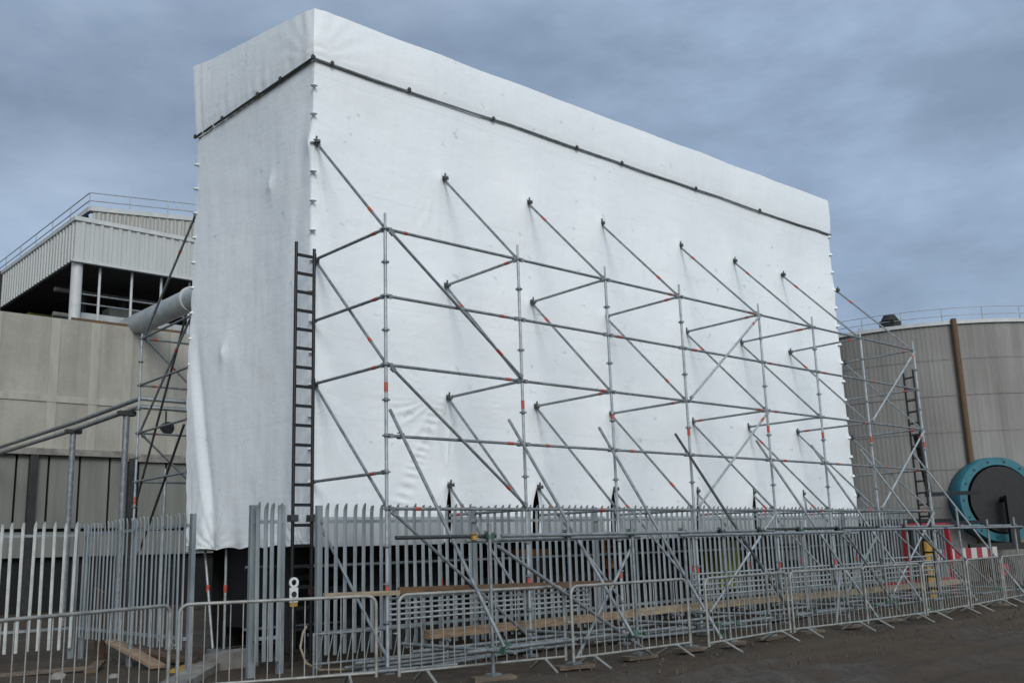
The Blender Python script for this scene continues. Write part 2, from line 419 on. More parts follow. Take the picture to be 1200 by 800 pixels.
for k in range(K):
    a, b2 = k*nv+nv-1, ((k+1) % K)*nv+nv-1
    pm.f.append([a, b2, rim+(k+1) % K, rim+k]); pm.sm.append(True)
po = pm.build('parapet_sheet', 'sheet', sh); po.data.set_sharp_from_angle(angle=math.radians(38))
u = np.linspace(.05, XR-.05, 70); w = np.linspace(WY+.05, YB-.05, 22); U, Wg = np.meshgrid(u, w, indexing='ij')
rf = MB(); Zr = ztop(U, Wg)+.005-.05*np.sin((Wg-WY)/(YB-WY)*math.pi)
rf.v = list(zip(U.ravel(), Wg.ravel(), Zr.ravel()))
rf.f = [[i*22+j, (i+1)*22+j, (i+1)*22+j+1, i*22+j+1] for i in range(69) for j in range(21)]; rf.sm = [True]*len(rf.f)
rf.build('roof_sheet', 'sheet', sh)
# tube clamped round the shelter under the parapet, in short lengths
ct = MB(); x = -.05; zz = 7.53
while x < XR-.2:
    L = min(rng.choice([2.0, 2.6, 3.2]), XR-x+.05)
    z1 = 7.475+.018*math.sin(x*1.7)+.005*x; z2 = 7.475+.018*math.sin((x+L)*1.7)+.005*(x+L)
    mid = (x+L/2, WY-.055, (z1+z2)/2-.012)
    ct.path([(x, WY-.05, z1), mid, (x+L, WY-.05, z2)], .02); x += L-.12
ct.build('clamp_tube', 'galv', sh)
ct = MB(); ya = WY-.1
for ya, yb in ((WY-.10, 3.9), (3.75, 5.15), (5.2, 5.55), (5.65, 6.0), (6.1, 6.38)):
    ct.tube((-.055, ya, 7.475+.026*(ya-2)), (-.055, yb, 7.475+.026*(yb-2)-.01), .024)
ct.build('clamp_tube', 'coupler_grey', sh)
for (x, y, z) in [(.3, WY-.15, 7.53), (1.9, WY-.15, 7.56), (3.9, WY-.15, 7.50), (6.2, WY-.15, 7.52), (7.6, WY-.15, 7.55), (10.2, WY-.15, 7.54), (12.8, WY-.15, 7.58),
                  (-.15, 3.0, 7.55), (-.15, 3.82, 7.56), (-.15, 5.2, 7.6), (-.15, 6.36, 7.63), (-.08, WY-.08, 7.52)]:
    x = max(x, -.07); y = max(y, WY-.07); z = 7.475+.026*(y-WY)*(x < 0)+.005*max(x, 0)
    MB().tube((x, y, z-.04), (x, y, z+.05), .018).box((x-.026, y-.026, z-.03), (x+.026, y+.026, z+.03)).build('clamp', 'coupler_grey', sh)
# rosettes of the corner standards pushing through under the sheet
for (x0, y0) in ((-.02, WY-.03), (-.03, YB-.02)):
    for k in range(17):
        z = HEM+.45+k*.5
        yb = y0 if y0 < 3 else float(back_y(np.array(z)))-.02
        if z > 7.3: continue
        MB().tube((x0, yb, z-.008), (x0, yb, z+.014), .060 if y0 < 3 else .05, 12, .038).tube((x0, yb, z-.022), (x0, yb, z-.008), .034, 12, .060 if y0 < 3 else .05).build('wrapped_collar', 'sheet', sh)
for k in range(16):
    z = HEM+.45+k*.5
    MB().tube((XR-.02, WY-.02, z-.03), (XR-.02, WY-.02, z+.03), .055, 10, .035).build('wrapped_collar', 'sheet', sh)
# legs and ties under the hem
def inner_leg(x, y, x1=None, y1=None):
    o = MB().tube((x, y, HEM+.3), (x if x1 is None else x1, y if y1 is None else y1, G+.05), .024).build('inner_standard', 'galv_light', sh)
    xb, yb = (x if x1 is None else x1), (y if y1 is None else y1)
    MB().box((xb-.075, yb-.075, G-.02), (xb+.075, yb+.075, G+.045)).build('base_plate', 'galv', o)
    zb = G+1.05; t = (HEM+.3-zb)/(HEM+.3-G-.05)
    p = lerp((x, y, HEM+.3), (xb, yb, G+.05), t); MB().tube((p[0], p[1], zb-.06), (p[0], p[1], zb+.06), .034).build('band', 'band', o)
inner_leg(.20, 5.1); inner_leg(.20, 6.0, .12, 5.35)
for x in XS:
    for y in (2.15, 4.2, 6.1):
        if x == 0 and y > 4: continue
        inner_leg(max(x, .12), y)
for y in (2.2, 4.2):
    MB().tube((0.1, y, -1.75), (XR, y, -1.75), .024).build('inner_ledger', 'galv', sh)
    MB().tube((0.1, y, -.75), (XR, y, -.75), .024).build('inner_ledger', 'galv', sh)

# plant under the shelter, seen through the fence
MP_ = 1
mp = thing('process_skid', (7, 4.4, G), 'dark steel plant skid under the white shelter behind the fence', 'machine')
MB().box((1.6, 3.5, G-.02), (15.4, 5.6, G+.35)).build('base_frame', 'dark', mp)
MB().box((.7, 4.3, G+.351), (15.8, 6.1, .3)).build('added_dark_box', 'black', mp)  # black box added to keep the space under the shelter dark
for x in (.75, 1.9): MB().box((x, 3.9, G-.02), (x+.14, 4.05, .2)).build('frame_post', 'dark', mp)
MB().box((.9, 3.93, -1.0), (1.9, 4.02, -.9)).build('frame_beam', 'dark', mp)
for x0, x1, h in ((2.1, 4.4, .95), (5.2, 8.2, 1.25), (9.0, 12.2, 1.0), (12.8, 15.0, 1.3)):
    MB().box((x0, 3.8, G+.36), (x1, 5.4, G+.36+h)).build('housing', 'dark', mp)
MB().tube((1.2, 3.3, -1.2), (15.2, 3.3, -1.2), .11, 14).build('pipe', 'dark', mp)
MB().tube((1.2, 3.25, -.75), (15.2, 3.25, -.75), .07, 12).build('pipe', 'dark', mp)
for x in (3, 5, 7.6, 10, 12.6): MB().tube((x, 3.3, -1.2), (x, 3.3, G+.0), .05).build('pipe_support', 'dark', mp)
def valve(x, y, z, name, label):
    t = thing(name, (x, y, z-.3), label, 'valve')
    MB().tube((x, y, z-.3), (x, y, z+.05), .05).build('stem', 'dark', t)
    MB().path([(x+.17*math.cos(a), y, z+.12+.17*math.sin(a)) for a in np.linspace(0, 2*math.pi, 17)], .028).build('handwheel', 'orange', t)
    MB().obox((x-.17, y, z+.12), (x+.17, y, z+.12), .03, .03).build('spoke', 'orange', t)
    MB().box((x-.11, y-.05, z-.32), (x+.11, y+.09, z-.12)).build('body', 'orange', t)
valve(7.75, 3.0, -.72, 'pipe_valve', 'orange valve handwheel in the dark under the shelter, nearer of two')
tnk = thing('diesel_tank', (12.0, 3.0, G), 'lime green box tank in the dark under the shelter behind the fence', 'tank')
bm_ = MB()
bm_.box((11.2, 2.75, G+.5), (12.0, 3.2, -.55)).build('body', 'lime', tnk)
MB().tube((11.6, 2.97, -.55), (11.6, 2.97, -.45), .07).build('cap', 'dark', tnk)
for x in (11.3, 11.9): MB().box((x-.05, 2.8, G-.02), (x+.05, 3.15, G+.5)).build('leg', 'dark', tnk)
bg = thing('orange_bin', (5.3, 2.7, G), 'orange lidded bin in the dark behind the fence under the hem', 'bin')
b_ = MB(); b_.add([(5.0, 2.7, G-.02), (5.5, 2.7, G-.02), (5.5, 3.1, G-.02), (5.0, 3.1, G-.02), (4.95, 2.62, -.72), (5.6, 2.62, -.72), (5.6, 3.18, -.72), (4.95, 3.18, -.72)],
                  [[0, 3, 2, 1], [0, 1, 5, 4], [1, 2, 6, 5], [2, 3, 7, 6], [3, 0, 4, 7], [4, 5, 6, 7]]); b_.build('body', 'dark', bg)
MB().box((4.92, 2.59, -.717), (5.63, 3.21, -.60)).build('lid', 'orange', bg)

# ------------------------------------------------------------------ front system scaffold
TR = .0245
sc = thing('access_scaffold', (8, 1, G), 'galvanised system scaffold with red bands standing along the long white front face', 'scaffold')
ROS = MB().tube((0, 0, -.009), (0, 0, .009), .058, 12)
def cpl(c, ax, m, parent, name='coupler'):
    """double coupler: two short half-shells at right angles with bolts"""
    c = Vector(c); mb = MB()
    d = {'x': Vector((1, 0, 0)), 'y': Vector((0, 1, 0)), 'z': Vector((0, 0, 1))}[ax]
    e = Vector((0, 0, 1)) if ax != 'z' else Vector((1, 0, 0)); f = d.cross(e)
    mb.tube(c-d*.026, c+d*.026, .034, 10); c2 = c+f*.052
    mb.tube(c2-e*.026, c2+e*.026, .034, 10); mb.obox(c+e*.02, c+e*.062, .03, .03); mb.tube(c+e*.055-d*.03, c+e*.055+d*.05, .008, 6)
    mb.tube(c2+d*.045-e*.03, c2+d*.045+e*.05, .008, 6)
    return mb.build(name, m, parent)
def standard(parent, x, y, z0, z1, spigot=.22, ros_from=None, bandz=1.7):
    o = MB().tube((x, y, z0+.04), (x, y, z1+.03), TR).tube((x, y, z1+.03), (x, y, z1+spigot), .019).build('standard', 'galv_light' , parent)
    MB().box((x-.075, y-.075, G-.03), (x+.075, y+.075, G+.012)).tube((x, y, G+.012), (x, y, z0+.3), .018).build('base_plate', 'galv', o)
    z = z1
    while z > (ros_from if ros_from is not None else z0+.2):
        MB().tube((x, y, z-.009), (x, y, z+.009), .058, 12).tube((x, y, z-.03), (x, y, z+.03), .031, 10).build('rosette', 'galv', o); z -= .5
    if bandz is not None: MB().tube((x, y, bandz-.07), (x, y, bandz+.07), TR+.004).build('band', 'band', o)
    MB().tube((x, y, -1.12), (x, y, -1.0), TR+.005).build('band', 'band', o)
    return o
def member(parent, name, p, q, r=.0235, bands=(.1,), head=True, m='galv'):
    mb = MB().tube(p, q, r)
    if head:
        for a, b in ((p, q), (q, p)):
            d = (Vector(b)-Vector(a)).normalized(); mb.obox(Vector(a)-d*.01, Vector(a)+d*.06, .042, .06)
    o = mb.build(name, m, parent)
    L = (Vector(q)-Vector(p)).length
    for t in bands:
        if rng.random() < .22: continue
        h = rng.uniform(.03, .065)/L; t = min(.93, max(.06, t+rng.uniform(-.025, .025))); MB().tube(lerp(p, q, t-h), lerp(p, q, t+h), r+.0035).build('band', 'band', o)
    return o
for i, x in enumerate(XS):
    standard(sc, x, 0, G+.05, 4, .24, -1.6, [1.68, 1.62, 1.55, 1.42, 1.62, 1.6, 1.62, 1.62][i])
for i in range(7):
    a, b = XS[i]+.05, XS[i+1]-.05
    for z in (4, 3, 2, 1, 0):
        bt = {4: (.11,) if i == 0 else (.9,), 3: (.87,) if i == 0 else ((.1, .85) if i == 1 else (.12,)), 2: (.88,) if i < 1 else ((.9,) if i % 2 else (.12,)),
              1: (.88,) if i == 0 else (.22,), 0: (.17,) if i == 0 else (.85,)}[z]
        member(sc, 'ledger', (a, 0, z), (b, 0, z), bands=bt)
for i, x in enumerate(XS):
    yw = WY-.16
    for z in ((4, 3, 2, .5) if i == 0 else ((4, 2, 0) if i < 7 else (4, 3, 2, 1, 0))):
        member(sc, 'transom', (x, -.05+.1, z), (x+(.06 if i else 0), yw+.1, z), bands=(.13,) if i in (0, 2, 3, 7) or z == 4 else (.86,))
    for zt, zb in ((6, 4), (4, 2), (2, 0)):
        member(sc, 'raking_brace', (x+.045, .06, zb+.03), (x+.05+(.03 if i else 0), yw+.12, zt-.02), .0225, bands=(.22,) if i in (0, 3) else (.80,))
    if i == 0: member(sc, 'raking_brace', (x+.045, .06, -1.97), (x+.05, yw+.1, .0), .0225, bands=())
    else: member(sc, 'raking_brace', (x+.045, .06, -1.47), (x+.08, yw+.16, .5), .0225, bands=(.82,))
    for z in (6, 4, 2, .5) if i else (6, 4, 2):
        xw = x+(.06 if i else 0); cpl((xw, WY-.10, z), 'z', 'coupler_grey', sc).data
        MB().tube((xw, WY-.09, z-.06), (xw, WY-.09, z+.09), .016).build('tube_stub', 'coupler_grey', sc)
def diag(i, za, j, zb, m='galv', bands=(.35,), off=-.06):
    member(sc, 'bay_brace', (XS[i]+.06*(1 if j > i else -1), off, za), (XS[j]-.06*(1 if j > i else -1), off, zb), .0225, bands, m=m)
diag(0, 3.95, 1, 2.05, bands=(.80,)); diag(0, 1.95, 1, .05, bands=(.88,)); diag(0, -.05, 1, -1.9, bands=())
for a, b in ((3, 4), (6, 7)):
    diag(a, 2.05, b, 3.95, 'galv_light', (.9,)); diag(a, .05, b, 1.95, 'galv_light', (.9,)); diag(a, -1.9, b, -.05, 'galv_light', ())

# ------------------------------------------------------------------ tube-and-fitting buttress frame
bt = thing('buttress_frame', (8, -1.2, G), 'tube and fitting raking frame with green couplers propping the scaffold at its foot', 'scaffold')
RX = [.25]+[x-.07 for x in XS[1:]]
RLO = [(-2.06, -1.74), (-2.1, -1.79), (-2.0, -2.0), (-1.95, -1.85), (-2.0, -2.02), (-1.95, -2.02), (-2.0, -1.95), (-1.98, -2.0)]
for i, x in enumerate(RX):
    yl, zl = RLO[i]
    MB().tube((x, .26, 1.41), (x, yl, zl), .0245).build('raker', 'galv' if i != 3 else 'coupler_grey', bt)
    cpl((x, .045, 1.0), 'x', 'coupler_grey', bt)
    MB().tube((x+.06, yl-.12, -1.80), (x+.06, .1, -1.80), .0245).build('foot_transom', 'galv', bt)
    cpl((x+.03, yl+.02, zl+.03), 'y', 'coupler', bt); cpl((x+.06, yl+.05, -1.80), 'z', 'coupler', bt)
OX = [.46, 1.88, 3.2, 4.4, 5.4, 6.5, 7.7, 9.0, 10.5, 11.55, 12.7, 13.95, 15.4, 16.9]
sole = None
for k, x in enumerate(OX):
    y = -1.6; top = -.22 if k % 3 else -.27
    if k == 11: top = .02
    o = MB().tube((x, y, G+.06), (x+(.0 if k != 11 else -.04), y, top), .0245).build('outer_standard', 'galv', bt)
    MB().box((x-.075, y-.075, G+.032), (x+.075, y+.075, G+.062)).build('base_plate', 'galv', o)
    cpl((x, y, -.43), 'z', 'coupler' if k in (0, 2, 6, 8, 10) else 'coupler_grey', bt)
    cpl((x, y+.08, -.42), 'x', 'coupler' if k in (0, 2, 5, 6, 8) else 'coupler_grey', bt)
    if k in (0, 2, 5, 6, 8): cpl((x+.09, y+.08, -.41), 'z', 'coupler', bt)
    cpl((x, y-.03, -1.80), 'z', 'coupler' if k % 2 == 0 or k == 5 else 'coupler_grey', bt); cpl((x+.05, y-.06, -1.82), 'x', 'coupler' if k % 2 == 0 else 'coupler_grey', bt)
    # timber sole board lying on the mud under each outer standard
    if sole is None:
        sole = MB().box((-.27, -.11, -.02), (.27, .11, .03)).build('sole_board', 'timber_mud', None, (0, 0, 0))
        s_ = sole
    else: s_ = sole.copy(); COL.objects.link(s_)
    s_.location = (x, y, G); s_.rotation_euler = (0, 0, rng.uniform(-.5, .5))
    tag(s_, 'short timber sole board on the mud under a foot of the raking frame', 'board', 'sole boards under the raking frame')
for (a, b, y, z, m) in ((-.95, .62, -1.53, -.42, 'black_tube'), (.12, 3.45, -1.53, -.475, 'galv'), (3.05, 7.0, -1.50, -.42, 'galv'), (.6, 4.4, -1.67, -.425, 'galv'), (4.2, 9.2, -1.67, -.475, 'galv'),
                        (6.8, 10.7, -1.50, -.40, 'black_tube'), (9.0, 13.2, -1.67, -.45, 'galv'), (10.4, 14.4, -1.50, -.40, 'galv'), (13.0, 17.2, -1.67, -.45, 'galv'), (14.0, 17.2, -1.53, -.41, 'galv'),
                        (.0, 4.0, -1.66, -1.80, 'galv'), (3.8, 9.2, -1.67, -1.83, 'galv'), (8.9, 13.2, -1.66, -1.86, 'galv'), (13, 17.3, -1.66, -1.86, 'galv'),
                        (.0, 5.0, -.55, -1.85, 'galv'), (4.8, 10.2, -.55, -1.85, 'galv'), (10, 16.5, -.55, -1.85, 'galv')):
    MB().tube((a, y, z), (b, y, z), .0245).build('horizontal_tube', 'coupler_grey' if m == 'black_tube' else m, bt)
for p, q in (((.5, -1.70, -.55), (3.3, -1.74, -2.1)), ((2.0, -1.55, -2.05), (3.25, -1.55, -.6)), ((8.9, -1.76, -.5), (10.6, -1.76, -2.0)), ((11.6, -1.76, -.45), (13.9, -1.76, -1.7)),
             ((10.4, -1.54, -.6), (9.1, -1.54, -1.6)), ((9.05, -1.50, -1.1), (8.3, -1.75, -2.08)), ((13.0, -1.54, -.5), (15.2, -1.6, -1.7))):
    MB().tube(p, q, .0245).build('diagonal_tube', 'galv', bt)
cpl((.22, -1.53, -.44), 'x', 'yellow', bt)

# ------------------------------------------------------------------ rear scaffold seen past the left face
rs = thing('rear_scaffold', (.1, 8.2, G), 'smaller scaffold tower of dark tubes behind the left edge of the shelter', 'scaffold')
standard(rs, .1, 9.0, G+.05, 4, .1, -1.6, .62); standard(rs, 2.4, 9.0, G+.05, 4, .1, -1.6, .9)
MB().tube((.55, 8.6, G), (.55, 8.6, 1.25), .022).build('standard', 'galv_light', rs)
for z in (4, 3, 2, 1):
    member(rs, 'ledger', (.15, 9.0, z), (2.35, 9.0, z), bands=(.12,), m='galv'); member(rs, 'transom', (.1, 8.95, z), (.05, 6.5, z), bands=(), m='galv')
    if z % 2 == 0: member(rs, 'raking_brace', (.12, 8.95, z), (.03, 6.45, z+2), bands=(.72,), m='galv')
member(rs, 'bay_brace', (.16, 8.9, 3.95), (2.3, 8.9, 2.05), bands=(.3,), m='galv'); member(rs, 'bay_brace', (.16, 8.9, 1.95), (2.3, 8.9, .05), bands=(.3,), m='galv')
MB().tube((.05, 6.75, 4.05), (.15, 9.25, .25), .023).build('raker', 'coupler_grey', rs)
MB().tube((.02, 6.6, 1.9), (.3, 9.3, -.6), .024).build('raker', 'coupler_grey', rs)

# ------------------------------------------------------------------ ladders
def ladder(loc, axis, h, w, label, z0=G, rung=.29):
    t = thing('ladder', loc, label, 'ladder'); x, y = loc[:2]; ax, ay = axis
    for s in (-1, 1):
        MB().tube((x+s*ax*w/2, y+s*ay*w/2, z0-.02), (x+s*ax*w/2, y+s*ay*w/2, h+(.0 if s > 0 else .06)), .026).build('stile', 'black', t)
    z = h-.14
    while z > z0+.1:
        MB().obox((x-ax*w/2, y-ay*w/2, z), (x+ax*w/2, y+ay*w/2, z), .03, .045).build('rung', 'black', t); z -= rung
    return t
lad = ladder((-.26, 1.78, G), (1, 0), 4.12, .32, 'tall black steel ladder lashed to the near corner of the white shelter', rung=.295)
for x in (-.42, -.10): MB().box((x-.06, 1.72, -.10), (x+.06, 1.84, .0)).build('clamp', 'coupler_grey', lad)
ladder((16.42, .32, G), (.25, .97), 3.5, .30, 'black steel ladder on the far right end of the scaffold in front of the silo')
# scaffold tag holder
tg = thing('scaffold_tag', (-.42, 1.72, -1.27), 'white scaffold tag holder with round hole hanging on the black ladder', 'tag')
t_ = MB(); yb = 1.735
ring = [(.075*math.cos(a), .075*math.sin(a)) for a in np.linspace(0, 2*math.pi, 24, endpoint=False)]
inn = [(c*.55, s*.55) for c, s in ring]
for s, yy in ((0, yb-.02), (1, yb)):
    t_.v += [(-.42+c, yy, -.965+z) for c, z in ring]+[(-.42+c, yy, -.965+z) for c, z in inn]
for k in range(24):
    k1 = (k+1) % 24
    for f in ([k, k1, 24+k1, 24+k], [48+k, 72+k, 72+k1, 48+k1], [k, 48+k, 48+k1, k1], [24+k, 24+k1, 72+k1, 72+k]): t_.f.append(f); t_.sm.append(False)
t_.box((-.487, yb-.02, -1.24), (-.353, yb-.001, -1.035)); t_.build('holder', 'white', tg)
MB().tube((-.42, yb-.021, -1.13), (-.42, yb-.026, -1.13), .042, 16).build('emblem', 'dark', tg)
MB().box((-.48, yb-.018, -1.30), (-.36, yb-.004, -1.24)).build('inserted_card', 'yellow', tg)

# ------------------------------------------------------------------ palisade fences
def fence(name, p0, p1, label, zb=-1.97, zt=.13, pitch=.155, bay=2.75, m='fence', out=None, postm='fence', posts_at_ends=(True, True), post_top=.18, hook=.6, wide=.92):
    p0, p1 = Vector((p0[0], p0[1], 0)), Vector((p1[0], p1[1], 0)); d = (p1-p0); L = d.length; d.normalize()
    n = Vector((d.y, -d.x, 0)) if out is None else Vector((*out, 0))      # side the pales face
    root = thing(name, ((p0.x+p1.x)/2, (p0.y+p1.y)/2, G), label, 'fence')
    nb = max(1, round(L/bay)); s0 = 0
    for k in range(nb+1):
        if (k == 0 and not posts_at_ends[0]) or (k == nb and not posts_at_ends[1]): continue
        c = p0+d*(L*k/nb)-n*.085
        MB().obox((c.x, c.y, G-.03), (c.x, c.y, zt+post_top-.2), .09, .06, up=tuple(n)).build('post', postm, root)
    for k in range(nb):
        a, b = L*k/nb, L*(k+1)/nb
        for z in (-.12, -1.66):
            q0 = p0+d*(a+.01)-n*.028; q1 = p0+d*(b-.01)-n*.028
            MB().obox((q0.x, q0.y, z), (q1.x, q1.y, z), .045, .045).build('rail', postm, root)
        pn = MB(); s = a+pitch*.5
        while s < b-.02:
            c = p0+d*(s+rng.uniform(-.006, .006)); dz = rng.normal(0, .012); lean = rng.normal(0, .009)*(3 if rng.random() < .04 else 1)
            prof = [(-.034, -.004), (-.017, .014), (.017, .014), (.034, -.004), (.034, -.008), (.015, .009), (-.015, .009), (-.034, -.008)]
            levels = [(zb+dz, 0, 1, 0), (zt-.17, 0, 1, lean), (zt-.08, .012*hook, 1, lean), (zt-.025, .040*hook, .8, lean), (zt+dz, .070*hook, .25, lean)]
            o = len(pn.v)
            for (z, fo, wsc, ln) in levels:
                for (u_, v_) in prof:
                    P = c+d*(u_*wsc*wide+ln)+n*(v_*wide+fo); pn.v.append((P.x, P.y, z))
            for r in range(len(levels)-1):
                for q in range(8):
                    pn.f.append([o+r*8+q, o+r*8+(q+1) % 8, o+(r+1)*8+(q+1) % 8, o+(r+1)*8+q]); pn.sm.append(False)
            pn.f.append([o+32+q for q in range(8)]); pn.sm.append(False)
            s += pitch
        pn.build('pale_panel', m, root)
    return root
fence('palisade_fence', (-.28, 1.2), (17.1, 1.2), 'long grey palisade fence with hooked pale tops running in front of the shelter', pitch=.157)
fence('palisade_fence', (-1.32, 1.2), (-.88, 1.2), 'short narrow stub of palisade fence left of the black ladder', pitch=.105, bay=1.0)
sf = fence('palisade_fence', (-1.82, 2.25), (-1.78, 6.5), 'grey palisade fence running back from the tall pale gatepost, seen edge on', out=(-1, 0), pitch=.16, bay=2.1, postm='fence', zb=-1.8, zt=.06, hook=.25, wide=.72)
gp = MB().obox((-1.86, 2.12, G-.02), (-1.86, 2.12, .2), .12, .12).build('gate_post', 'galv_light', None, (-1.86, 2.12, G))
tag(gp, 'tall pale square steel gatepost at the near end of the side fence', 'post')
gp2 = MB().obox((-1.93, 4.45, G-.02), (-1.93, 4.45, .15), .09, .09).build('gate_post', 'galv_light', None, (-1.93, 4.45, G))
tag(gp2, 'pale square steel post halfway along the side fence beside the planks', 'post')
fence('palisade_fence', (-4.8, 6.65), (-1.78, 6.65), 'palisade fence with painted whitish sheen and wide gaps at the left edge facing the camera', zb=-2.0, zt=.1, m='fence_sheen', pitch=.17, bay=3.0, hook=.5, wide=.8)

# ------------------------------------------------------------------ crowd barriers
def make_barrier():
    t = thing('crowd_barrier', (0, 0, 0), '', 'barrier', 'crowd barriers standing in a line in front of the scaffold')
    W, H, R = 2.26, 1.05, .11
    pts = [(0, 0, .10), (0, 0, H-R)]+[(R-R*math.cos(a), 0, H-R+R*math.sin(a)) for a in np.linspace(.2, math.pi/2, 7)]
    pts += [(W-p[0], 0, p[2]) for p in pts[::-1]]
    MB().path(pts, .021, 10).tube((.0, 0, .15), (W, 0, .15), .017).build('frame', 'barrier', t)
    ib = MB(); nb_ = 16
    for k in range(1, nb_):
        x = W*k/nb_; ib.tube((x, 0, .16), (x, 0, H-.01), .0075, 6)
    ib.build('infill_bars', 'barrier', t)
    for x in (.33, W-.33):
        MB().path([(x, -.33, .012), (x, -.30, .02), (x, -.06, .14), (x, .06, .14), (x, .30, .02), (x, .33, .012)], .018, 8).build('foot', 'barrier', t)
    for x, s in ((0, -1), (W, 1)):
        hk = MB().path([(x, 0, .62), (x+s*.05, 0, .63), (x+s*.05, 0, .56)], .010, 6) if s > 0 else MB().path([(x, 0, .60), (x-.045, .01, .60), (x-.05, .05, .60), (x-.01, .05, .60)], .010, 6)
        hk.build('hook', 'barrier', t)
    return t
BAR = [((-5.20, -1.02), (-2.98, .06), 'leftmost rounded-top crowd barrier, running off the left edge in front of the planks'),
       ((-2.89, .02), (-.80, -.90), 'crowd barrier in front of the black ladder and white tag'),
       ((-.62, -1.12), (1.70, -1.64), 'brown-stained crowd barrier in front of the first scaffold bay, right of the ladder barrier'),
       ((1.62, -1.86), (3.98, -1.92), 'crowd barrier third to the right of the black ladder'),
       ((4.02, -2.22), (6.50, -1.98), 'crowd barrier midway along the row, in front of the centre scaffold bays'),
       ((6.55, -2.02), (8.58, -2.20), 'crowd barrier second to the right of the row middle'),
       ((8.62, -2.16), (10.62, -2.24), 'crowd barrier left of the red gate and yellow post'),
       ((10.68, -2.26), (12.86, -2.08), 'crowd barrier in front of the red gate and yellow post'),
       ((12.95, -2.1), (15.2, -1.85), 'crowd barrier next to last at the right edge, in front of the hazard board'),
       ((15.3, -1.85), (17.55, -1.6), 'last crowd barrier, cut by the right edge of the view')]
proto = make_barrier()
for k, (a, b, lab) in enumerate(BAR):
    o = proto if k == 0 else copy_tree(proto)
    L = math.hypot(b[0]-a[0], b[1]-a[1]); o.location = (a[0], a[1], G); o.rotation_euler = (0, 0, math.atan2(b[1]-a[1], b[0]-a[0]))
    o.scale = (L/2.26, 1, 1); o['label'] = lab
# rusty stand-pipe hook between two barriers
# ------------------------------------------------------------------ guard frames and boards along the scaffold foot
def guard_frame(x0, x1, y, z0, z1, label):
    t = thing('guard_frame', ((x0+x1)/2, y, z0), label, 'guard rail', 'low guard frames hung at the scaffold foot')
    for s in (x0, x1): MB().tube((s, y, z0), (s, y, z1), .02).build('end_post', 'galv', t)
    for k in range(5):
        z = z0+.02+(z1-z0-.04)*k/4; MB().tube((x0, y-.002, z), (x1, y-.002, z), .0165).build('bar', 'galv_light', t)
guard_frame(.03, 2.58, .10, -1.50, -1.18, 'five-bar grey guard frame in the first bay behind the barriers, below the brown board')
guard_frame(2.64, 4.02, .10, -1.52, -1.18, 'short five-bar guard frame between second and third standards')
guard_frame(6.72, 9.33, .10, -1.54, -1.12, 'five-bar guard frame under the crossed braces mid scaffold')
guard_frame(9.45, 11.40, .10, -1.54, -1.12, 'five-bar guard frame right of the crossed braces')
guard_frame(11.55, 13.50, .10, -1.54, -1.12, 'five-bar guard frame in front of the last white sheet bay')
guard_frame(13.60, 16.10, .10, -1.52, -1.05, 'five-bar guard frame at the right end by the second ladder')
# solid toe board and galvanised trays above frames
def board(p, q, w, h, m, label, cat='board', up=(0, 0, 1), name='scaffold_board', group=None):
    c = lerp(p, q, .5); mb = MB(); n = 10
    for k in range(n):
        pass
    mb.obox(p, q, w, h, up)
    o = mb.build(name, m, None, c); return tag(o, label, cat, group)
board((.2, .02, -1.10), (4.5, -.06, -1.19), .05, .10, 'timber_dark', 'dark wet board resting along the top of the guard frames')
board((-.95, .05, -1.10), (.18, -.02, -1.12), .055, .06, 'timber_straw', 'straw-coloured board end left of the dark wet board')
board((1.05, .55, -1.76), (5.6, .60, -1.76), .22, .115, 'timber', 'long tan timber board low behind the barriers, nearest length')
board((5.65, .60, -1.745), (11.0, .62, -1.75), .22, .115, 'timber_straw', 'middle length of the pale timber board low behind the barriers')
board((11.05, .62, -1.77), (18.6, .66, -1.78), .22, .115, 'timber_straw', 'far length of the pale timber board, under the red gate and yellow post')
# loose tubes lying at the scaffold foot
def tube_pile(x0, x1, y, n, label, z=G):
    t = thing('tube_stack', ((x0+x1)/2, y, z), label, 'tubes')
    for k in range(n):
        yy = y+(k % 4)*.056+rng.uniform(-.02, .02); zz = z+.03+(k//4)*.05; dx = rng.uniform(-.2, .2)
        MB().tube((x0+dx, yy, zz), (x1+dx, yy+rng.uniform(-.06, .06), zz), .024).build('tube', 'galv', t)
tube_pile(-.2, 3.9, .35, 10, 'stack of loose scaffold tubes on the mud behind the first barriers')
tube_pile(4.2, 8.4, .30, 8, 'stack of loose scaffold tubes on the mud behind the middle barriers')
tube_pile(9.0, 14.0, .30, 8, 'stack of loose scaffold tubes on the mud behind the far barriers')
for (p, q, lab) in (((.6, -.2, G+.05), (3.1, .25, G+.06), 'loose scaffold tube lying askew on the mud in front of the first guard frame'),
                    ((5.0, .1, G+.04), (8.3, -.35, G+.05), 'loose scaffold tube lying askew on the mud in the middle bays'),
                    ((-.9, .2, G+.04), (.9, -.35, G+.05), 'loose scaffold tube lying behind the barrier with the white tag')):
    c = lerp(p, q, .5); tag(MB().tube(p, q, .024).build('scaffold_tube', 'galv', None, c), lab, 'tube')
for (p, q, lab, m) in (((-3.6, 4.6, G+.03), (-2.3, 4.2, G+.05), 'muddy offcut of timber lying behind the leftmost barrier', 'timber_mud'), ((-2.5, 3.8, G+.03), (-1.95, 4.9, G+.06), 'short dark timber lying beside the planks at the left', 'timber_dark')):
    board(p, q, .16, .045, m, lab, 'timber', name='timber_offcut')
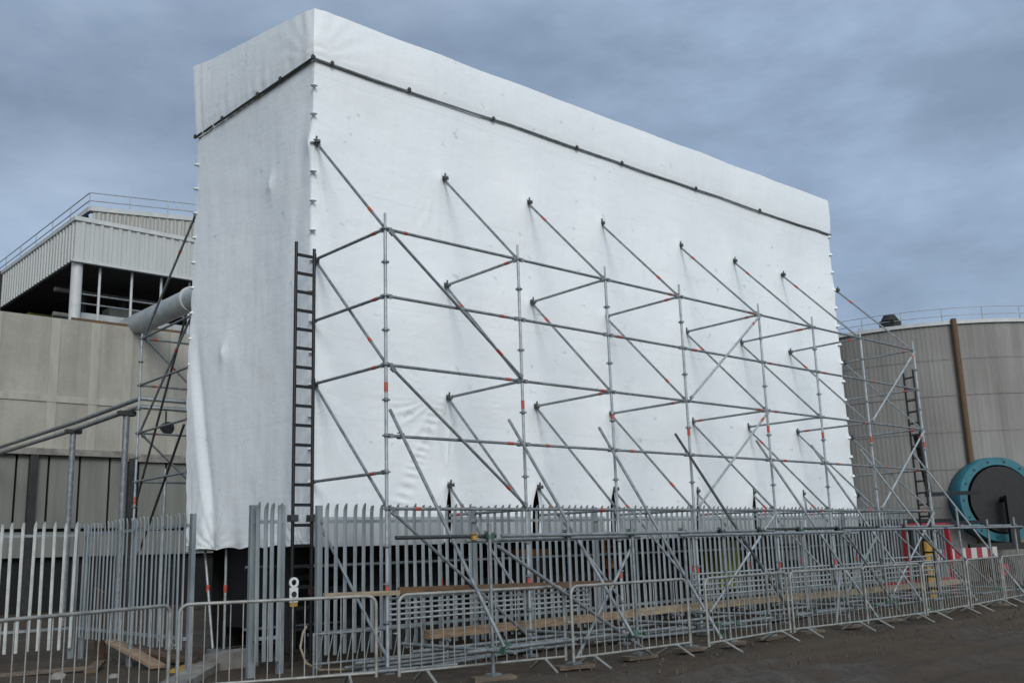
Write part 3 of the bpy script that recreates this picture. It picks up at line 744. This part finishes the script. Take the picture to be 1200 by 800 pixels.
# transom bearers carrying the tan boards
br = thing('board_bearers', (8, .6, G), 'low tube bearers holding up the tan boards along the fence', 'trestle')
for x in (1.3, 2.9, 4.6, 6.6, 8.6, 10.4, 12.4, 14.6, 17.2):
    MB().tube((x, .30, -1.84), (x, .92, -1.84), .024).build('bearer', 'galv', br)
    for y in (.36, .86): MB().tube((x, y, G-.02), (x, y, -1.82), .024).build('leg', 'galv', br)
MB().box((4.5, .9, -.98), (9.6, .98, -.86)).build('cable_tray', 'galv', br) if False else None

# folded barrier pieces stacked against the fence near the ladder
fb = thing('folded_barrier', (.2, .5, G), 'stacked flat barrier panel leaning behind the ladder barrier', 'barrier')
mb = MB()
for z in (-2.0, -1.62): mb.tube((-.75, .62, z), (1.0, .55, z-.02), .017)
for k in range(12): mb.tube((-.7+k*.15, .615-k*.006, -2.0), (-.62+k*.15, .60-k*.006, -1.62), .008, 6)
mb.tube((-.75, .62, -2.14), (-.75, .62, -1.6), .017).tube((1.0, .55, -2.14), (1.0, .55, -1.6), .017); mb.build('frame', 'galv', fb)

# ------------------------------------------------------------------ left foreground odds and ends
board((-1.47, 6.2, G), (-1.72, 5.72, -1.03), .26, .045, 'timber_dark', 'dark brown plank leaning up against the side fence', up=(1, .3, 0), name='plank')
board((-1.75, 5.0, -1.80), (-1.68, 3.35, -2.10), .22, .045, 'timber', 'light brown plank lying sloped in the mud, front of the pair', name='plank')
board((-1.30, 5.3, -1.98), (-1.05, 3.9, -2.10), .30, .05, 'timber_dark', 'broad dark plank lying behind the light brown plank', name='plank')
kb = MB(); kb.obox((-3.3, -.1, G+.02), (-1.15, 2.75, G+.05), .34, .13); tag(kb.build('kerb_slab', 'concrete', None, (-2.2, 1.4, G)), 'flat concrete kerb strip in the mud beneath the left barriers', 'kerb')
cb = MB(); cb.obox((-1.25, 2.55, G+.09), (-.55, 2.75, G+.11), .36, .26); tag(cb.build('concrete_block', 'concrete', None, (-.9, 2.65, G)), 'grey concrete block on the ground behind the ladder barrier', 'block')
hs = MB().path([(-.55, 1.15, -1.55), (-.66, 1.05, -1.62), (-.74, .98, -1.80), (-.70, .9, -2.0), (-.55, .8, -2.10), (-.2, .7, -2.12), (.1, .62, -2.12), (.25, .5, -2.10), (.2, .45, -1.9), (.12, .42, -1.75)], .016, 8)
tag(hs.build('hose', 'timber_straw', None, (-.5, .9, G)), 'yellow hose looped on the ground beside the ladder foot', 'hose')
yp = MB().tube((-1.0, 1.85, G-.02), (-1.0, 1.85, -1.72), .017); tag(yp.build('marker_peg', 'yellow', None, (-1.0, 1.85, G)), 'thin yellow peg standing by the concrete block', 'peg')
yl = MB(); yl.obox((-1.7, 2.7, G+.0), (-1.3, 3.0, G+.03), .25, .09); tag(yl.build('cable_cover', 'yellow', None, (-1.5, 2.85, G)), 'flat yellow cable cover lying by the gatepost foot', 'cover')
for (x, y, s, lab) in ((-3.0, 3.6, .11, 'pale broken concrete lump in the mud left of the planks'), (-2.5, 2.9, .08, 'small pale rubble lump nearer the kerb strip')):
    mb = MB(); vs = []
    for zf, rf_ in ((-.03, 1), (.05, .9), (.09, .5)):
        for a in range(7): t = a*.9; vs.append((x+s*rf_*math.cos(t)*rng.uniform(.7, 1.3), y+s*rf_*math.sin(t)*rng.uniform(.7, 1.3), G+zf*s*9))
    fs = [[r*7+a, r*7+(a+1) % 7, (r+1)*7+(a+1) % 7, (r+1)*7+a] for r in range(2) for a in range(7)]+[list(range(14, 21))]
    mb.add(vs, fs); tag(mb.build('rubble_lump', 'concrete', None, (x, y, G)), lab, 'rubble')

# ------------------------------------------------------------------ industrial building behind left
bd = thing('process_building', (6, 28, G), 'concrete bunker building with pale ribbed cladding on top, behind the left fence', 'building')
def hsheet(mb, x0, x1, y, z0f, z1f, pitch=.34, depth=.05, axis='x'):
    """trapezoidal profiled sheet from x0 to x1, bottom/top heights as functions"""
    prof = [(0, 0), (.50, 0), (.58, 1), (.92, 1)]; x = x0; pts = []
    while x < x1:
        for t, dd in prof: pts.append((x+t*pitch, dd*depth))
        x += pitch
    vs = []
    for px, dd in pts:
        for z in (z0f(px), z1f(px)): vs.append((px, y-dd, z) if axis == 'x' else (y-dd, px, z))
    mb.add(vs, [[2*i, 2*i+2, 2*i+3, 2*i+1] for i in range(len(pts)-1)]); return mb
WYB = 25.0
w_ = MB(); w_.box((-14, WYB, 3.28), (16, WYB+.5, 8.0))
w_.build('concrete_wall', 'wall', bd)
# cast ribs and day joints standing slightly proud
for x in (-3.2, -.9, 1.4, 3.35, 4.75, 5.95, 7.7, 9.6): MB().box((x-.16, WYB-.03, 3.3), (x+.16, WYB+.01, 7.97)).build('wall_rib', 'wall_pale', bd)
MB().box((-14, WYB-.045, 4.98), (16, WYB+.01, 5.22)).build('wall_joint', 'wall_pale', bd)
MB().box((-14, WYB-.12, 3.12), (5.9, WYB+.5, 3.34)).build('lintel', 'concrete', bd)
MB().box((5.95, WYB-.02, 3.0), (16, WYB+.5, 3.279)).build('lintel', 'concrete', bd)
x = -6.0
while x < 12:
    MB().box((x+.03, WYB+.12, .62), (x+1.0, WYB+.18, 3.118)).build('door_panel', 'door', bd); x += 1.05
MB().box((-14, WYB+.3, G-.02), (16, WYB+.45, 3.1)).build('recess_shade_panel', 'black', bd)  # black panel standing in for the shade inside the opening
MB().box((-14, WYB+.02, -.35), (16, WYB+.11, .5)).build('plinth_beam', 'door', bd)
MB().box((-14, WYB+1.5, G-.02), (16, WYB+1.7, 3.0)).build('recess_shade_panel', 'black', bd)
for x in (2.9, 6.3): MB().box((x-.13, WYB-.1, G-.02), (x+.13, WYB+.10, 3.1)).build('jamb', 'dark', bd)
# open floor: columns, rails, dark back wall, slab over
MB().box((-14, WYB+9, 8.0), (16, WYB+9.3, 11.9)).build('rear_wall', 'dark', bd)
MB().box((3.86, WYB+.1, 10.20), (16, WYB+20, 10.26)).build('soffit', 'dark', bd)
MB().tube((4.05, WYB+.3, 8.0), (4.05, WYB+.3, 10.22), .20, 18).build('column', 'lead', bd)
for x in (4.9, 6.1, 7.25, 8.4): MB().tube((x, WYB+.35, 7.9), (x, WYB+.35, 10.2), .05).build('post', 'lead', bd)
for z in (8.75, 9.1): MB().tube((3.9, WYB+.35, z), (14, WYB+.35, z), .03).build('guard_rail', 'galv', bd)
MB().box((4.6, WYB+1.2, 8.0), (14, WYB+1.5, 8.62)).build('upstand', 'lead', bd)
MB().box((4.4, WYB+7, 9.45), (15, WYB+7.3, 9.75)).build('crane_beam', 'lime', bd)
MB().box((3.9, WYB+.08, 8.01), (8.2, WYB+.3, 8.12)).build('pipe_run', 'timber_dark', bd)
for x in (5.4, 7.0, 8.8): MB().tube((x, WYB+3.5, 8.0), (x, WYB+3.5, 10.2), .13, 12).build('inner_pipe', 'dark', bd)
for z in (8.9, 9.9): MB().tube((4.2, WYB+3.2, z), (14, WYB+3.2, z), .10, 12).build('inner_pipe', 'door', bd)
MB().box((6.1, WYB+2.5, 8.0), (7.6, WYB+3.3, 9.3)).build('inner_cabinet', 'door', bd)
# parapet cladding box
cl = MB(); hsheet(cl, 3.82, 14, WYB, lambda x: 10.26, lambda x: 11.74, .34, .05); cl.build('front_cladding', 'clad', bd)
cl = MB(); hsheet(cl, WYB, WYB+20, 3.82, lambda y: 10.26, lambda y: 11.74, .34, .05, 'y'); cl.build('side_cladding', 'clad', bd)
MB().box((3.74, WYB-.09, 11.74), (14, WYB+.25, 11.90)).build('coping', 'lead', bd)
MB().box((3.74, WYB+.25, 11.74), (4.0, WYB+20, 11.90)).build('coping', 'lead', bd)
MB().box((3.76, WYB-.07, 10.18), (14, WYB+.09, 10.27)).build('drip_flashing', 'lead', bd)
# set-back upper block
UY = WYB+2.2
def uz(x): return 13.0+.105*(x-5.1)
cl = MB(); hsheet(cl, 5.15, 15, UY, lambda x: 10.3, uz, .34, .03); cl.build('upper_cladding', 'clad_back', bd)
MB().box((5.12, UY+.6, 10.3), (5.2, UY+18, 13.0)).build('upper_side', 'dark', bd)
cp = MB(); cp.add([(5.0, UY-.08, 12.98), (15, UY-.08, uz(15)-.02), (15, UY-.08, uz(15)+.16), (5.0, UY-.08, 13.16), (5.0, UY+.3, 12.98), (15, UY+.3, uz(15)-.02), (15, UY+.3, uz(15)+.16), (5.0, UY+.3, 13.16)],
       [[0, 1, 2, 3], [4, 7, 6, 5], [3, 2, 6, 7], [0, 4, 5, 1], [0, 3, 7, 4]]); cp.build('coping', 'lead', bd)
MB().obox((5.05, UY, 13.07), (5.05, UY+18, 13.07), .16, .2).build('coping', 'lead', bd)
rr = MB()
for h in (.42, .75):
    rr.tube((5.1, UY+.3, 13.1+h), (15, UY+.3, uz(15)+.1+h), .022); rr.tube((5.1, UY+.3, 13.1+h), (5.1, UY+18, 13.1+h), .022)
rr.build('roof_rail', 'galv_light', bd)
for k in range(6): MB().tube((5.1+k*1.6, UY+.3, uz(5.1+k*1.6)), (5.1+k*1.6, UY+.3, uz(5.1+k*1.6)+.85), .02).build('rail_post', 'galv_light', bd)
for k in range(1, 8): MB().tube((5.1, UY+.3+k*2.2, 13.0), (5.1, UY+.3+k*2.2, 13.85), .02).build('rail_post', 'galv_light', bd)
# duct
du = thing('duct', (6.3, 16, 7.6), 'fat pale grey duct pipe running from the bunker to the back of the shelter', 'duct')
MB().tube((6.3, 6.3, 8.16), (6.3, 32.0, 8.16), .40, 28).build('pipe', 'duct', du)
for y in (13.8, 20.4): MB().tube((6.3, y, 8.16), (6.3, y+.12, 8.16), .45, 28).build('flange', 'lead', du)
# pipe rail on posts in front of the bunker
pr_ = thing('pipe_bridge', (1.32, 14, G), 'grey pipe rail on clamped posts running past the bunker wall', 'pipe rack')
for dz in (0, .2):
    MB().path([(1.32, 24.4, 2.93+dz), (1.32, 16, 2.95+dz), (1.32, 12.1, 3.02+dz), (1.38, 12.0, 3.02+dz), (6.0, 12.0, 3.0+dz)], .055, 10).build('pipe', 'galv', pr_)
for (x, y, z) in ((1.32, 16.5, 2.9), (1.2, 12.5, 2.9), (3.4, 12.0, 2.9)):
    MB().tube((x, y, G-.02), (x, y, z), .075, 12).build('post', 'galv', pr_); MB().box((x-.2, y-.1, z-.05), (x+.2, y+.1, z+.06)).build('saddle', 'coupler_grey', pr_)
fl = thing('flood_lamp', (1.8, 11.7, 2.4), 'small dark floodlight hanging under the pipe rail', 'lamp')
MB().tube((1.9, 11.85, 2.93), (1.9, 11.85, 2.6), .02).build('bracket', 'dark', fl)
MB().tube((1.9, 11.7, 2.5), (1.9, 11.95, 2.55), .16, 14, .10).build('head', 'dark', fl)

# ------------------------------------------------------------------ silo
TC = Vector((32.78, 7.76)); RT = 7.0; ZT = 6.85
tk = thing('storage_silo', (TC.x, TC.y, G), 'large round streaked grey silo with roof rail beyond the right end of the shelter', 'silo')
def cyl(r, z0, z1, n=220, rib=0.0):
    mb = MB()
    for z in (z0, z1):
        for k in range(n):
            a = 2*math.pi*k/n; rr_ = r+(rib if k % 2 else 0); mb.v.append((TC.x+rr_*math.cos(a), TC.y+rr_*math.sin(a), z))
    mb.f = [[k, (k+1) % n, n+(k+1) % n, n+k] for k in range(n)]; mb.sm = [False]*n; return mb
for k in range(7):
    za = G-.05+k*1.29; zb_ = min(za+1.285, ZT)
    cyl(RT+(.006 if k % 2 else 0), za, zb_, 560, .008).build('shell_ring', 'tank', tk)
    if k: cyl(RT+.028, za-.025, za+.025, 120).build('seam', 'tank', tk)
rf = MB(); n = 96
rf.v = [(TC.x+(RT+.08)*math.cos(2*math.pi*k/n), TC.y+(RT+.08)*math.sin(2*math.pi*k/n), ZT+.02) for k in range(n)]+[(TC.x, TC.y, ZT+.7)]
rf.f = [[k, (k+1) % n, n] for k in range(n)]; rf.sm = [True]*n; rf.build('roof', 'lead', tk)
cyl(RT+.09, ZT-.08, ZT+.05, 120).build('eave', 'lead', tk)
for h in (.25, .52):
    MB().path([(TC.x+RT*math.cos(a), TC.y+RT*math.sin(a), ZT+h) for a in np.linspace(0, 2*math.pi, 97)], .014, 6).build('roof_rail', 'galv_light', tk)
for k in range(32):
    a = 2*math.pi*k/32; MB().tube((TC.x+RT*math.cos(a), TC.y+RT*math.sin(a), ZT), (TC.x+RT*math.cos(a), TC.y+RT*math.sin(a), ZT+.53), .018, 6).build('rail_post', 'galv_light', tk)
def on_tank(az, r=RT):   # point on the shell facing the camera side, az degrees from the -X axis towards -Y
    a = math.radians(180+az); return TC.x+r*math.cos(a), TC.y+r*math.sin(a)
x, y = on_tank(19, RT-.3); MB().box((x-.28, y-.28, ZT+.02), (x+.28, y+.28, ZT+.32)).tube((x, y, ZT+.32), (x, y, ZT+.55), .34, 16, .2).build('roof_vent', 'dark', tk)
x, y = on_tank(36.5, RT+.12); dp = MB().tube((x, y, G), (x, y, ZT+.1), .10, 12).build('down_pipe', 'timber_dark', tk)

# ------------------------------------------------------------------ right-hand plant
rg = thing('red_gate', (18.4, .95, G), 'red steel gate frame against the fence below the second ladder', 'gate')
for (p, q) in (((16.62, .98, G-.02), (16.62, .98, -.28)), ((19.0, .98, G-.02), (19.0, .98, -.28))): MB().obox(p, q, .12, .10, up=(1, 0, 0)).build('upright', 'red', rg)
for k in range(11): MB().obox((17.2+k*.165, 1.02, -1.68), (17.2+k*.165, 1.02, -.32), .05, .03, up=(0, 1, 0)).build('infill_bar', 'fence', rg)
for z in (-.30, -1.72): MB().obox((15.2 if z < -1 else 16.62, .98, z), (19.0, .98, z), .07, .07).build('rail', 'red', rg)
yb_ = thing('yellow_post', (17.15, .72, G), 'yellow round guard post beside the red gate', 'post')
MB().tube((17.15, .72, G-.02), (17.15, .72, -.68), .14, 18).build('post', 'yellow', yb_); MB().tube((17.15, .72, -.68), (17.15, .72, -.62), .14, 18, .06).build('cap', 'dark', yb_)
# cable drum trailer: teal flanged drum on a dark chassis
dt = thing('drum_trailer', (27.2, 3.4, G), 'teal cable drum on a black wheeled trailer at the right edge', 'trailer')
DC = Vector((27.4, 3.0, .55)); ax = Vector((.62, .78, 0)).normalized(); sd = Vector((0, 0, 1)); ex = ax.cross(sd)
def ringmesh(c, r_in, r_out, w, n=56):
    mb = MB()
    for k in range(n):
        a = 2*math.pi*k/n; d = ex*math.cos(a)+sd*math.sin(a)
        for rr_, s in ((r_out, -w), (r_out+.02, 0), (r_out, w), (r_in, w), (r_in, -w)): mb.v.append(tuple(c+d*rr_+ax*s))
    for k in range(n):
        for q in range(5): mb.f.append([k*5+q, k*5+(q+1) % 5, ((k+1) % n)*5+(q+1) % 5, ((k+1) % n)*5+q]); mb.sm.append(q < 2)
    return mb
ringmesh(DC+ax*.1, 1.16, 1.42, .42).build('drum_cowl', 'teal', dt)
for k in range(14):
    a = 2*math.pi*k/14; c = DC-ax*.33+(ex*math.cos(a)+sd*math.sin(a))*1.29; MB().tube(c, c-ax*.03, .035, 6).build('bolt', 'coupler_grey', dt)
MB().tube(DC-ax*.4, DC+ax*.4, 1.10, 40).build('cable_winding', 'black', dt)
MB().tube(DC-ax*.9, DC+ax*.9, .10, 16).build('axle', 'black', dt)
for s in (-.85, .85):
    c = DC+ax*s
    MB().obox(c+ex*1.5+sd*-1.55, c-ex*1.6+sd*-1.55, .14, .22).build('chassis_rail', 'black', dt)
    MB().obox(c+sd*-1.5, c+sd*.1, .16, .3, up=tuple(ex)).build('drum_stand', 'black', dt)
for s in (-1.05, 1.05):
    for e in (-.7, .7):
        c = DC+ax*s+ex*e; c.z = G+.42
        w0 = MB().tube(c-ax*.12, c+ax*.12, .42, 28).build('wheel', 'black', dt); MB().tube(c-ax*.13, c+ax*.13, .2, 20).build('rim', 'red', w0)
ms = thing('jib_mast', (21.6, 2.6, G), 'black steel mast and crossbar standing behind the fence near the teal drum', 'mast')
MB().obox((21.7, 2.6, G-.02), (21.7, 2.6, .6), .14, .14).obox((21.7, 2.6, .6), (21.25, 2.6, 2.4), .14, .14).build('mast', 'black', ms)
MB().obox((21.5, 2.6, .62), (25.2, 2.6, .74), .12, .12).build('crossbar', 'black', ms)
MB().obox((21.3, 2.6, -.25), (25.2, 2.6, -.2), .12, .12).build('crossbar', 'black', ms)
MB().obox((25.2, 2.6, G-.02), (25.2, 2.6, .74), .12, .12).build('leg', 'black', ms)
hz = thing('hazard_barrier', (21.8, 1.9, G), 'red and white striped hazard board on red legs at the right edge', 'barrier')
MB().box((20.1, 1.86, -1.28), (24.2, 1.90, -.98)).build('board', 'hazard', hz)
for x in (20.6, 22.4, 23.9): MB().obox((x, 1.93, G-.02), (x, 1.93, -.6), .07, .07).build('leg', 'red', hz)
sk = thing('site_skip', (24.4, 5.2, G), 'dark open steel skip behind the hazard board', 'skip')
s_ = MB(); s_.add([(21.2, 4.4, G+.1), (25.6, 4.4, G+.1), (25.6, 6.2, G+.1), (21.2, 6.2, G+.1), (20.6, 4.2, -.15), (26.2, 4.2, -.15), (26.2, 6.4, -.15), (20.6, 6.4, -.15)],
    [[0, 3, 2, 1], [0, 1, 5, 4], [1, 2, 6, 5], [2, 3, 7, 6], [3, 0, 4, 7]]); s_.build('body', 'dark', sk)
MB().box((20.5, 4.08, -.16), (26.3, 4.2, -.04)).build('rim', 'dark', sk)
for x in (22, 23.4, 24.8): MB().obox((x, 4.3, G), (x, 4.15, -.16), .1, .08, up=(0, 1, 0)).build('rib', 'dark', sk)
for x in (21.9, 24.9): MB().box((x-.1, 4.5, G-.02), (x+.1, 6.1, G+.1)).build('skid', 'dark', sk)

# ------------------------------------------------------------------ sky and light
SUN_DIR = Vector((-.40, -.77, .48)).normalized()
el = math.asin(SUN_DIR.z); rotz = math.atan2(SUN_DIR.x, SUN_DIR.y)
wd = bpy.data.worlds.new('World'); scene.world = wd; wd.use_nodes = True
nt = wd.node_tree; bgN = nt.nodes['Background']
sky = nt.nodes.new('ShaderNodeTexSky'); sky.sky_type = 'NISHITA'; sky.sun_disc = False
sky.sun_elevation = el; sky.sun_rotation = rotz
tc = nt.nodes.new('ShaderNodeTexCoord')
mp_ = nt.nodes.new('ShaderNodeMapping'); mp_.inputs['Scale'].default_value = (1.1, 1.1, 2.6); mp_.inputs['Rotation'].default_value = (.0, .18, .3)
nt.links.new(tc.outputs['Generated'], mp_.inputs['Vector'])
n1 = noise(nt, mp_.outputs[0], 2.1, 8, .60)
mp2 = nt.nodes.new('ShaderNodeMapping'); mp2.inputs['Scale'].default_value = (1, 1, 1.8); mp2.inputs['Location'].default_value = (3.3, 1.2, .4)
nt.links.new(tc.outputs['Generated'], mp2.inputs['Vector'])
n2_ = noise(nt, mp2.outputs[0], 1.5, 4, .5)
CS = 10.0
def cs(r, g, b_): return (r*CS, g*CS, b_*CS)
cA = ramp(nt, n1, [(.32, cs(.175, .228, .312)), (.50, cs(.262, .336, .446)), (.68, cs(.365, .448, .565))])
cB = ramp(nt, n2_, [(.36, (.68, .69, .72)), (.64, (1.24, 1.25, 1.26))])
cloud = mixc(nt, 1.0, cA, cB, 'MULTIPLY')
skym = mixc(nt, .90, sky.outputs[0], cloud)
# brighter cloud around the hidden sun
dt_ = N(nt, 'ShaderNodeVectorMath', operation='DOT_PRODUCT'); dt_.inputs[1].default_value = SUN_DIR
nt.links.new(tc.outputs['Generated'], dt_.inputs[0])
gl = ramp(nt, dt_.outputs['Value'], [(.0, (0, 0, 0)), (.55, cs(.16, .16, .155)), (1.0, cs(.62, .60, .57))])
tot = mixc(nt, 1.0, skym, gl, 'ADD')
dl = N(nt, 'ShaderNodeVectorMath', operation='DOT_PRODUCT'); dl.inputs[1].default_value = (.70, -.45, -.55)
nt.links.new(tc.outputs['Generated'], dl.inputs[0])
mr = N(nt, 'ShaderNodeMapRange'); nt.links.new(dl.outputs['Value'], mr.inputs[0])
for q_, v_ in ((1, -.75), (2, .35), (3, .80), (4, 1.12)): mr.inputs[q_].default_value = v_
vm = N(nt, 'ShaderNodeVectorMath', operation='SCALE'); nt.links.new(tot, vm.inputs[0]); nt.links.new(mr.outputs[0], vm.inputs['Scale']); tot = vm.outputs[0]
nt.links.new(tot, bgN.inputs['Color']); bgN.inputs['Strength'].default_value = .10
sd_ = bpy.data.lights.new('sun', 'SUN'); sd_.energy = 1.08; sd_.angle = math.radians(22); sd_.color = (1, .99, .975)
so = bpy.data.objects.new('sun', sd_); COL.objects.link(so); so.rotation_euler = SUN_DIR.to_track_quat('Z', 'Y').to_euler(); so.location = SUN_DIR*60

# ------------------------------------------------------------------ camera
R = [(.7407765348831665, -.6710008941653446, -.0317478408052699), (-.11463315623316543, -.17284893473531705, .9782565812069983), (.6618983040154367, .7210301652580771, .20495398490734093)]
cam = bpy.data.cameras.new('camera'); co = bpy.data.objects.new('camera', cam); COL.objects.link(co)
cam.sensor_width = 36; cam.lens = 36*1163.5952/1200; cam.clip_end = 2000; cam.clip_start = .05
r_, u_, f_ = (Vector(v) for v in R)
mw = Matrix((( r_.x, u_.x, -f_.x, -7.97417321), (r_.y, u_.y, -f_.y, -11.32592144), (r_.z, u_.z, -f_.z, -.60248919), (0, 0, 0, 1)))
co.matrix_world = mw; scene.camera = co
for o in list(bpy.data.objects):
    if '_o' in o: del o['_o']
scene.view_settings.view_transform = 'Standard'; scene.view_settings.look = 'None'; scene.view_settings.gamma = 1; scene.view_settings.exposure = .36
scene.view_settings.use_curve_mapping = False
